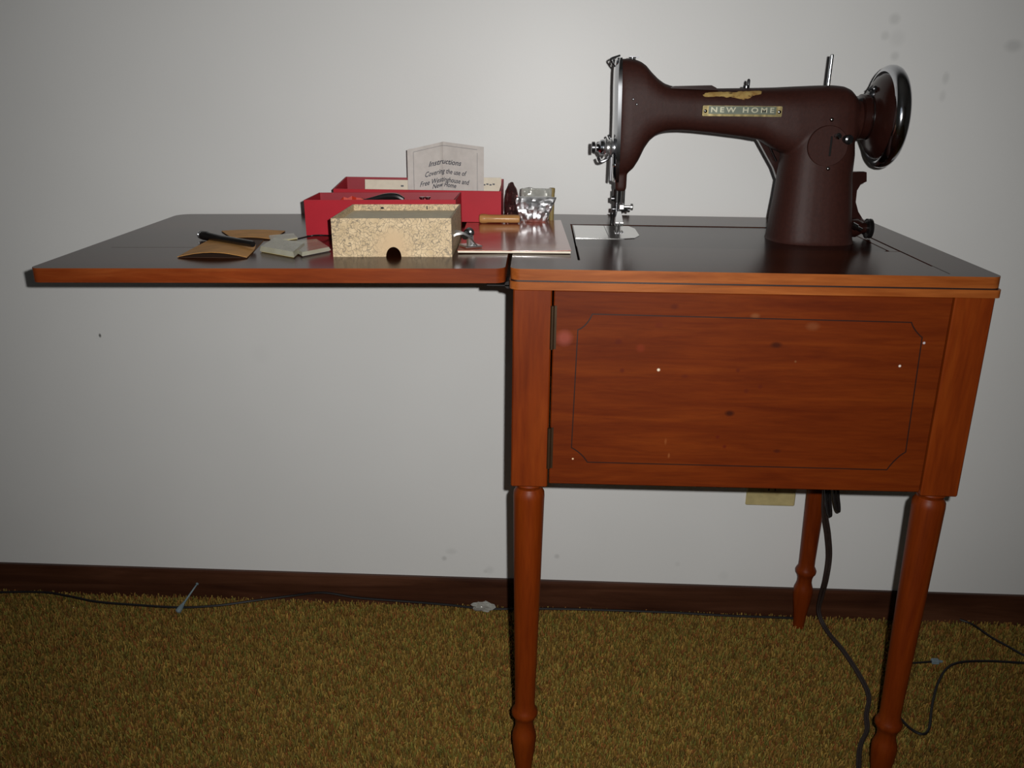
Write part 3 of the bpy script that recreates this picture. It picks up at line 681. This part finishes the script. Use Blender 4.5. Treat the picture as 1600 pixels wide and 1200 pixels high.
for k in range(14):
    s0 = p_l.x+.0045+(p_r.x-.0105-p_l.x-.0045)*k/14; s1 = s0+(p_r.x-p_l.x-.015)/14; xm = (s0+s1)/2
    q = [(s0, zt_-.0055), (s1, zt_-.0055)]
    a_, b_ = ly(s0)-.0003, ly(s1)-.0003
    vs = [bm.verts.new((s0, a_, zt_+zo(s0)-.0059)), bm.verts.new((s1, b_, zt_+zo(s1)-.0059)), bm.verts.new((s1, b_, zt_+zo(s1)-.0051)), bm.verts.new((s0, a_, zt_+zo(s0)-.0051))]; bm.faces.new(vs)
obj('border_rule', bm, M_rule, lf, smooth=0)
# things lying in the front red box
zi = lz(-.2)+.0018
M_orange = plain('orange_red_cloth', (196, 48, 20), .6)
p = V(540, 301, .30)
o = thing('cloth_scrap', 'crumpled orange-red scrap lying in the front red box', 'scrap', (p.x+.008, .300, lz(p.x)+.002))
bm = bmesh.new(); rr = []
for i in range(9):
    s = i/8; x = -.022+.050*s; rr.append([(x, -.012+.003*math.sin(i*2.1), 0), (x, .012, 0), (x, .010+.002*math.sin(i*3), .038+.0065*math.sin(s*3.1)+.002*math.sin(i*2.3)), (x, -.008, .040+.0075*math.sin(s*3.1)+.002*math.cos(i*2.9))])
loft(bm, rr); obj('cloth', bm, M_orange, o, world=False, smooth=20)
p = V(602, 304, .285)
o = thing('ruffler_attachment', 'black curved attachment lying in the front red box', 'attachment', (p.x, .285, lz(p.x)+.002))
bm = bmesh.new()
tube(bm, spline([Vector((-.036, 0, .0415)), Vector((-.018, .001, .0440)), Vector((0, .002, .0475)), Vector((.016, .001, .0480)), Vector((.027, 0, .0440))], 6), [.0012+.0042*math.sin(min(1, i/24)*2.6) for i in range(25)], 10)
addbox(bm, .004, .020, -.012, .012, 0, .042, bev=.002); obj('attachment_body', bm, M_black, o, world=False)
p = V(664, 307, .285)
for k, u in enumerate((660, 669)):
    p = V(u, 306.5, .285); o = tag(obj('bobbin', lathe(bmesh.new(), (0, 0, 0), (0, 0, 1), [(0, .003), (.0, .0042), (.0012, .0042), (.0013, .0022), (.0456, .0022), (.0458, .0038), (.0475, .0038), (.0478, .0025)], 14), M_chrome), ('chrome pin head in the front red box, left of its twin', 'chrome pin head in the front red box, right of its twin')[k], 'pin', 'chrome pins in the front red box')
    o.name = 'chrome_pin' if k == 0 else 'chrome_pin.001'; o.location = (p.x, .285, lz(p.x)+.0022)
# red-brown manual lying flat
t = NT('manual_cover')
f = t.noise(14, t.co((1, 3, 1)), 3); t.link(t.ramp(f, [(.35, srgb(150, 64, 46)), (.5, srgb(176, 84, 62)), (.68, srgb(190, 126, 98))]), t.b.inputs['Base Color'])
M_cover = t.set(.22, 0, .5, .6, .10)
bk = thing('manual', 'glossy red-brown manual lying flat between the cream box and the machine', 'book', (-.003, .232, .7750), (0, -.004, .030))
bm = box(-.0715, .0735, -.1345, .1300, .0006, .0033, bev=.0004); obj('page_block', bm, M_cream, bk, world=False, smooth=0)
bm = bmesh.new(); rr = []
for k in range(13):
    x = -.0722+.1462*k/12; up = .0012*max(0, (k-9)/3)**1.5
    rr.append([(x, -.135, .0033+up), (x, .1305, .0033+up), (x, .1305, .0039+up), (x, -.135, .0039+up)])
loft(bm, rr); obj('cover', bm, M_cover, bk, world=False)
# presser-foot attachment on the manual
p = G(729, 386, .779)
at_ = thing('foot_attachment', 'small chrome presser-foot attachment lying on the manual', 'attachment', (p.x, p.y, .7792), (0, 0, .5)); 
bm = bmesh.new(); rr = []
for (x, z, wz) in ((-.016, .010, .003), (-.012, .013, .006), (-.006, .0135, .007), (.000, .010, .0075), (.004, .005, .007), (.008, .001, .006)):
    rr.append([(x, -wz, z-.0008), (x, wz, z-.0008), (x, wz, z+.0012), (x, -wz, z+.0012)])
loft(bm, rr); obj('clamp_arm', bm, M_nickel, at_, world=False)
bm = box(-.004, .012, -.0085, .0085, 0, .0018, bev=.0005); addbox(bm, .001, .006, -.003, .003, .001, .0105, bev=.001); obj('foot_plate', bm, M_nickel, at_, world=False)
bm = lathe(bmesh.new(), (-.002, .0, .0095), (1, .8, .3), [(0, .0032), (.006, .0032), (.007, .0045), (.011, .0045), (.012, .003)], 14); obj('thumb_screw', bm, M_steel, at_, world=False)
bm = bmesh.new(); tube(bm, spline([Vector((-.016, 0, .010)), Vector((-.020, .002, .005)), Vector((-.022, .001, .0012))], 5), .0013, 8); obj('prong', bm, M_nickel, at_, world=False)
at_.scale = (1.45, 1.45, 1.45)
# wooden dowel
M_dowel = wood('pale_turned_wood', (160, 110, 58), (188, 138, 82), (206, 160, 106), (8, 60, 60), .45, coat=.1)
o = tag(obj('wooden_handle', lathe(bmesh.new(), (-.031, 0, 0), (1, 0, 0), [(0, .0045), (.0010, .0062), (.004, .0072), (.010, .0070), (.014, .0062), (.030, .0060), (.054, .0062), (.0605, .0060), (.062, .005)], 24), M_dowel), 'short pale turned wooden handle lying on the manual before the red box', 'handle')
o.location = (-.0275, .3275, .7862); o.rotation_euler = (0, 0, .04)
# foil packets
def foil(name, label, cx, cy, z0, prof, depth, mt, seed, lean=0.0, n=40):
    o = thing(name, label, 'packet', (cx, cy, z0)); bm = bmesh.new(); rings = []; sv = Vector((seed*3.1, seed*1.7, 0))
    for i, (h, xl, xr, dp) in enumerate(prof):
        ring = []
        for k in range(n):
            a = 2*math.pi*k/n; x = (xl+xr)/2+(xr-xl)/2*math.cos(a); y = depth*dp*math.copysign(abs(math.sin(a))**.8, math.sin(a))
            nz = noise.noise(Vector((x*150, y*150, h*95))+sv); n2 = noise.noise(Vector((x*420, y*420, h*110))+sv)
            ring.append((x+.0012*n2, y+lean*h+.0045*nz*(.3+dp)+.0014*n2, h+(.0012*nz if 0 < i < len(prof)-1 else .0020*max(0, nz))))
        rings.append(ring)
    loft(bm, rings); obj('foil_bag', bm, mt, o, world=False, smooth=24); return o
def lerp_prof(keys, n):
    out = []
    for i in range(n):
        h = keys[0][0]+(keys[-1][0]-keys[0][0])*i/(n-1)
        for a, b in zip(keys, keys[1:]):
            if h <= b[0]+1e-9: s = (h-a[0])/(b[0]-a[0]); out.append((h,)+tuple(a[j]+(b[j]-a[j])*s for j in (1, 2, 3))); break
    return out
M_foil = plain('crinkled_silver_foil', (232, 232, 234), .42, 1.0, .05)
M_foil2 = plain('brown_tinted_film', (130, 92, 92), .2, .85, .25)
X0 = .024
fk = [(0, -.019, .020, .5), (.006, -.021, .022, .9), (.020, -.027, .029, 1.0), (.030, -.029, .033, .8), (.036, -.027, .0345, .5), (.0378, -.025, .035, .22)]
foil('foil_packet', 'crumpled silver foil packet standing upright behind the manual', X0, .350, .7793, lerp_prof(fk, 22), .012, M_foil, 3)
fk2 = [(0, -.026, .021, .8), (.02, -.028, .022, .8), (.040, -.025, .022, .6), (.050, -.022, .022, .25)]
t = NT('clear_crinkled_film'); t.link(t.ramp(t.noise(60, t.co(), 2), [(.3, srgb(180, 178, 170)), (.7, srgb(214, 214, 206))]), t.b.inputs['Base Color'])
M_film = t.set(.15, .25, .6, Alpha=.72)
foil('plastic_packet', 'clear crinkled plastic packet behind the silver foil packet', X0+.004, .378, .7793, lerp_prof([(0, -.02, .02, .8), (.03, -.024, .024, .9), (.0475, -.024, .024, .5)], 16), .010, M_film, 9)
o = tag(obj('cork_tube', lathe(bmesh.new(), (0, 0, 0), (0, 0, 1), [(0, .004), (.044, .0044), (.0455, .0048), (.051, .0048), (.052, .004)], 16), plain('tan_cardboard_tube', (142, 122, 74), .6)), 'small tan upright tube at the right of the clear plastic packet', 'tube')
o.location = (X0+.0285, .386, .7752)
foil('brown_film_packet', 'dark brown crinkled film packet between the rear red box and the foil', -.0105, .382, .7793, lerp_prof([(0, -.009, .010, .8), (.03, -.0105, .0115, 1), (.045, -.008, .008, .7), (.0555, -.003, .002, .3)], 16), .012, M_foil2, 5)
# kraft envelopes
M_kraft = plain('kraft_paper', (208, 150, 78), .7, var=.14, nscale=40); M_env_in = plain('dark_kraft_inside', (70, 42, 22), .8)
def sheet_thing(name, label, cat, corners, mt, h0, sag, thick=.0004, N=8, open_front=0.0):
    c = sum((Vector((p.x, p.y, 0)) for p in corners), Vector())/4
    o = thing(name, label, cat, (c.x, c.y, lz(c.x)+h0), (0, -TILT, 0))
    P = [Vector((p.x-c.x, p.y-c.y)) for p in corners]   # front-left, front-right, back-right, back-left
    def grid(zf):
        bm = bmesh.new(); T = [[None]*(N+1) for _ in range(N+1)]; B = [[None]*(N+1) for _ in range(N+1)]
        for i in range(N+1):
            for j in range(N+1):
                s, t_ = i/N, j/N; q = (P[0]*(1-s)+P[1]*s)*(1-t_)+(P[3]*(1-s)+P[2]*s)*t_; z = zf(s, t_)
                T[i][j] = bm.verts.new((q.x, q.y, z+thick)); B[i][j] = bm.verts.new((q.x, q.y, z))
        for i in range(N):
            for j in range(N):
                bm.faces.new((T[i][j], T[i+1][j], T[i+1][j+1], T[i][j+1])); bm.faces.new((B[i][j], B[i][j+1], B[i+1][j+1], B[i+1][j]))
        for i in range(N):
            bm.faces.new((T[i][0], B[i][0], B[i+1][0], T[i+1][0])); bm.faces.new((T[i][N], T[i+1][N], B[i+1][N], B[i][N]))
            bm.faces.new((T[0][i], T[0][i+1], B[0][i+1], B[0][i])); bm.faces.new((T[N][i], B[N][i], B[N][i+1], T[N][i+1]))
        return bm
    return o, grid
e1, g1 = sheet_thing('kraft_envelope', 'brown kraft paper envelope gaping open towards the viewer, under the black seam tool', 'envelope', [L(277, 403), L(386, 404), L(412, 376), L(336, 373)], M_kraft, .0003, 0)
obj('back_sheet', g1(lambda s, t_: .0002), M_env_in, e1, world=False)
obj('top_sheet', g1(lambda s, t_: .0008+.0052*math.sin(math.pi*s)*(1-t_)**1.2+.0010*math.sin(3*s+2*t_)), M_kraft, e1, world=False, smooth=60)
e2, g2 = sheet_thing('kraft_envelope', 'brown kraft paper envelope lying flat behind the gaping one', 'envelope', [L(362, 373), L(425, 375), L(446, 362), L(346, 362)], M_kraft, .0003, 0)
obj('back_sheet', g2(lambda s, t_: .0002), M_env_in, e2, world=False)
obj('top_sheet', g2(lambda s, t_: .0008+.0018*math.sin(math.pi*s)), M_kraft, e2, world=False, smooth=60)
# black tool with a chrome end
a, b = L(313, 368, .006), L(396, 383, .007); d = (b-a).normalized(); ln = (b-a).length
pen = thing('seam_tool', 'black pen-like seam tool with chrome end lying across the kraft envelope', 'tool', ((a+b)/2))
a = a+Vector((0, 0, .0012))
obj('handle', lathe(bmesh.new(), a+d*.008, d, [(0, .0055), (.001, .0066), (.012, .0066), (.015, .0054), (.05, .0048), (ln-.012, .0044), (ln-.009, .0038)], 20), M_black, pen)
bm = lathe(bmesh.new(), a, d, [(0, .0040), (.001, .0056), (.0035, .0060), (.004, .0052), (.0055, .0058), (.0085, .0056)], 20); obj('end_cap', bm, M_chrome, pen)
p = a+d*(ln*.60); bm = lathe(bmesh.new(), p+Vector((.002, -.0036, .0005)), (0, -1, .1), [(0, .0014), (.002, .0014)], 10); obj('stud', bm, M_chrome, pen)
# clear blister packets of needles
t = NT('clear_plastic_shell'); t.link(t.ramp(t.noise(50, t.co(), 2), [(.3, srgb(190, 186, 160)), (.7, srgb(206, 204, 184))]), t.b.inputs['Base Color'])
M_shell = t.set(.18, 0, .6, Alpha=.62)
M_card = card_mat('yellowed_card', (206, 192, 138)); M_greycard = card_mat('grey_printed_card', (142, 138, 132))
def packet(name, label, cs, h, card, hh):
    c = sum((Vector((p.x, p.y, 0)) for p in cs), Vector())/len(cs); o = thing(name, label, 'packet', (c.x, c.y, lz(c.x)+hh), RT_)
    P = [(p.x-c.x, p.y-c.y) for p in cs]
    bm = bmesh.new(); prism(bm, [(x*.94, y*.94) for x, y in P], 'z', .0002, .0012); obj('card', bm, card, o, world=False, smooth=0)
    bm = bmesh.new(); loft(bm, [[(x, y, .0013) for x, y in P], [(x, y, .002) for x, y in P], [(x*.93, y*.93, h) for x, y in P]]); obj('plastic_shell', bm, M_shell, o, world=False, smooth=0)
    return o
packet('needle_packet', 'clear plastic needle packet lying in front, left of the cream box', [L(406, 394), L(460, 404), L(478, 388), L(428, 380)], .0075, M_card, .0003)
packet('needle_packet', 'flat grey and yellow needle packet touching the cream box corner', [L(472, 402), L(517, 393), L(496, 379), L(442, 384)], .0055, M_greycard, .0003)
packet('needle_packet', 'small pale paper needle packet behind the clear one', [L(424, 380), L(466, 374), L(460, 367.5), L(420, 371)], .003, M_card, .0003)
p = L(500, 373); o = tag(obj('thread_snippet', tube(bmesh.new(), spline([Vector((-.028, -.012, .0)), Vector((-.012, .004, .002)), Vector((.002, -.002, .0038)), Vector((.014, .012, .001))], 6), .0012, 8), M_steel), 'small grey wire clip between the red box and the needle packets', 'clip')
o.location = (p.x, p.y, lz(p.x)+.001); o.location.z += .0004

# ------------------------------------------------------------------ below the table
M_cord = plain('black_cord_rubber', (24, 20, 20), .45); M_cord2 = plain('brown_cloth_cord', (46, 34, 30), .55)
# wall outlet plate, partly hidden behind the cabinet
a, b = V(1164, 786, .484), V(1240, 791, .484)
pl = thing('wall_outlet', 'beige wall outlet plate low on the wall behind the cabinet', 'outlet', ((a.x+b.x)/2, WY+.010+WR*(a.x+b.x)/2, (a.z+b.z)/2+.058), (0, 0, WR))
bw = (b.x-a.x)/2
obj('cover_plate', box(-bw, bw, -.005, -.0002, -.058, .058, bev=.002), plain('beige_plastic', (186, 170, 120), .45), pl, world=False)
for z in (-.022, .022):
    bm = bmesh.new(); prism(bm, rrect(-.017, .017, z-.014, z+.014, .008), 'y', -.0062, -.0045); sk = obj('socket', bm, plain('beige_socket_plastic', (178, 160, 112), .4), pl, world=False)
    for x in (-.006, .006): obj('slot', box(x-.001, x+.001, -.0065, -.006, z-.004, z+.004), M_black, sk, world=False, smooth=0)
# motor cord
pts = [V(1287, 765, .40), V(1286, 800, .41), V(1291, 835, .415), V(1293, 870, .42), V(1288, 905, .42), V(1281, 932, .435), V(1278, 956, .440), G(1290, 985, .009), G(1318, 1020, .008), G(1345, 1062, .008), G(1356, 1090, .008), G(1352, 1118, .008), G(1353, 1142, .008), G(1343, 1165, .008), G(1340, 1200, .008), G(1344, 1240, .008)]
bm = bmesh.new(); tube(bm, spline(pts, 8), .0026, 8)
tube(bm, spline([p+Vector((.0066 if i < 6 else .004, .002, 0)) for i, p in enumerate(pts)], 8), .0026, 8)
tag(obj('machine_cord', bm, M_cord2), 'twin black power cord hanging beside the rear leg and trailing on the carpet', 'cord')
bm = bmesh.new()
for (u0, u1, vb, y) in ((1290, 1297, 806, .36), (1303, 1310, 799, .35)):
    tube(bm, spline([V(u0, 750, y), V(u0+.5, 775, y), V(u0+4, vb-6, y), V((u0+u1)/2+4.2, vb, y), V(u1+1, vb-8, y), V(u1-.5, 775, y), V(u1-1, 750, y)], 6), .0028, 8)
tag(obj('cord_slack', bm, M_cord), 'looped slack of black cord hanging just under the cabinet bottom', 'cord')
# lamp cord along the baseboard
zc2 = .0085
def FL(u, v, z=zc2):
    q = G(u, v, z); lim = WY+WR*q.x-.003
    if q.y > lim: q = V(u, v, lim)
    return q
pts = [FL(-40, 926), FL(60, 925), FL(105, 931), FL(150, 940), FL(210, 945), FL(280, 949), FL(340, 946), FL(400, 938), FL(455, 931), FL(505, 926), FL(560, 934), FL(640, 940), FL(700, 945), FL(760, 951), FL(850, 951), FL(940, 953), FL(1050, 957), FL(1140, 962), FL(1250, 966)]
for p in pts: p.z = max(p.z, .0085)
tag(obj('lamp_cord', tube(bmesh.new(), spline(pts, 8), .0024, 8), M_cord), 'thin black cord running along the foot of the baseboard', 'cord')
pts = [G(1384, 1090, .0085), G(1402, 1116, .0085), G(1422, 1138, .0085), G(1442, 1147, .0085), G(1452, 1137, .0085), G(1456, 1105, .0085), G(1464, 1072, .0085), G(1478, 1046, .009), G(1500, 1035, .0085), G(1545, 1033, .0085), G(1600, 1036, .0085), G(1650, 1040, .0085)]
tag(obj('looped_cord', tube(bmesh.new(), spline(pts, 8), .0022, 8), M_cord), 'thin black cord looping on the carpet right of the front right leg', 'cord')
pts = [G(1400, 1037, .0085), G(1425, 1036, .0085), G(1455, 1034, .009)]
tag(obj('plug_cord', tube(bmesh.new(), spline(pts, 6), .0018, 8), M_cord), 'short thin cord between the front right leg and the bluish plug', 'cord')
t = NT('clear_bluish_plastic'); t.link(t.ramp(t.noise(40, t.co(), 2), [(.3, srgb(120, 138, 146)), (.7, srgb(150, 166, 172))]), t.b.inputs['Base Color']); M_blue = t.set(.2, 0, .6, Alpha=.7)
p = G(1461, 1034, .008); bm = bmesh.new(); addbox(bm, -.007, .007, -.005, .005, 0, .009, bev=.002); lathe(bm, (.007, 0, .0045), (1, 0, 0), [(0, .003), (.006, .0018)], 10)
o = tag(obj('inline_plug', bm, M_blue), 'small bluish plastic cord connector on the carpet right of the leg', 'connector'); o.location = (p.x, p.y, .0045)
pts = [FL(1500, 968), G(1520, 976, .0085), G(1548, 995, .0085), G(1575, 1010, .0085), G(1605, 1026, .0085), G(1650, 1040, .0085)]
tag(obj('trailing_cord', tube(bmesh.new(), spline(pts, 8), .0022, 8), M_cord), 'black cord leaving the baseboard at the far right edge', 'cord')
# clear tie stick leaning on the baseboard, crumpled clear wrap
a, b = G(277, 957, .006), V(309, 911, .466)
bm = bmesh.new(); lathe(bm, a, b-a, [(0, .0030), (.002, .0058), (.012, .0050), (.018, .0030), (.026, .0019), ((b-a).length-.004, .0014), ((b-a).length-.003, .0030), ((b-a).length, .0024)], 14)
tag(obj('plastic_wand', bm, M_blue), 'clear plastic wand with bulbous end leaning against the baseboard', 'wand')
p = FL(756, 948); bm = bmesh.new(); bmesh.ops.create_icosphere(bm, subdivisions=3, radius=1)
for v in bm.verts:
    q = v.co.copy(); k = 1+.45*noise.noise(q*2.3+Vector((4, 1, 0)))+.2*noise.noise(q*6); v.co = Vector((q.x*.021*k, q.y*.007*k, .011+q.z*.011*k))
o = tag(obj('plastic_wrap', bm, M_film, smooth=15), 'crumpled bit of clear plastic wrap at the baseboard left of the front leg', 'wrapper'); o.location = (p.x, p.y-.008, .0035)
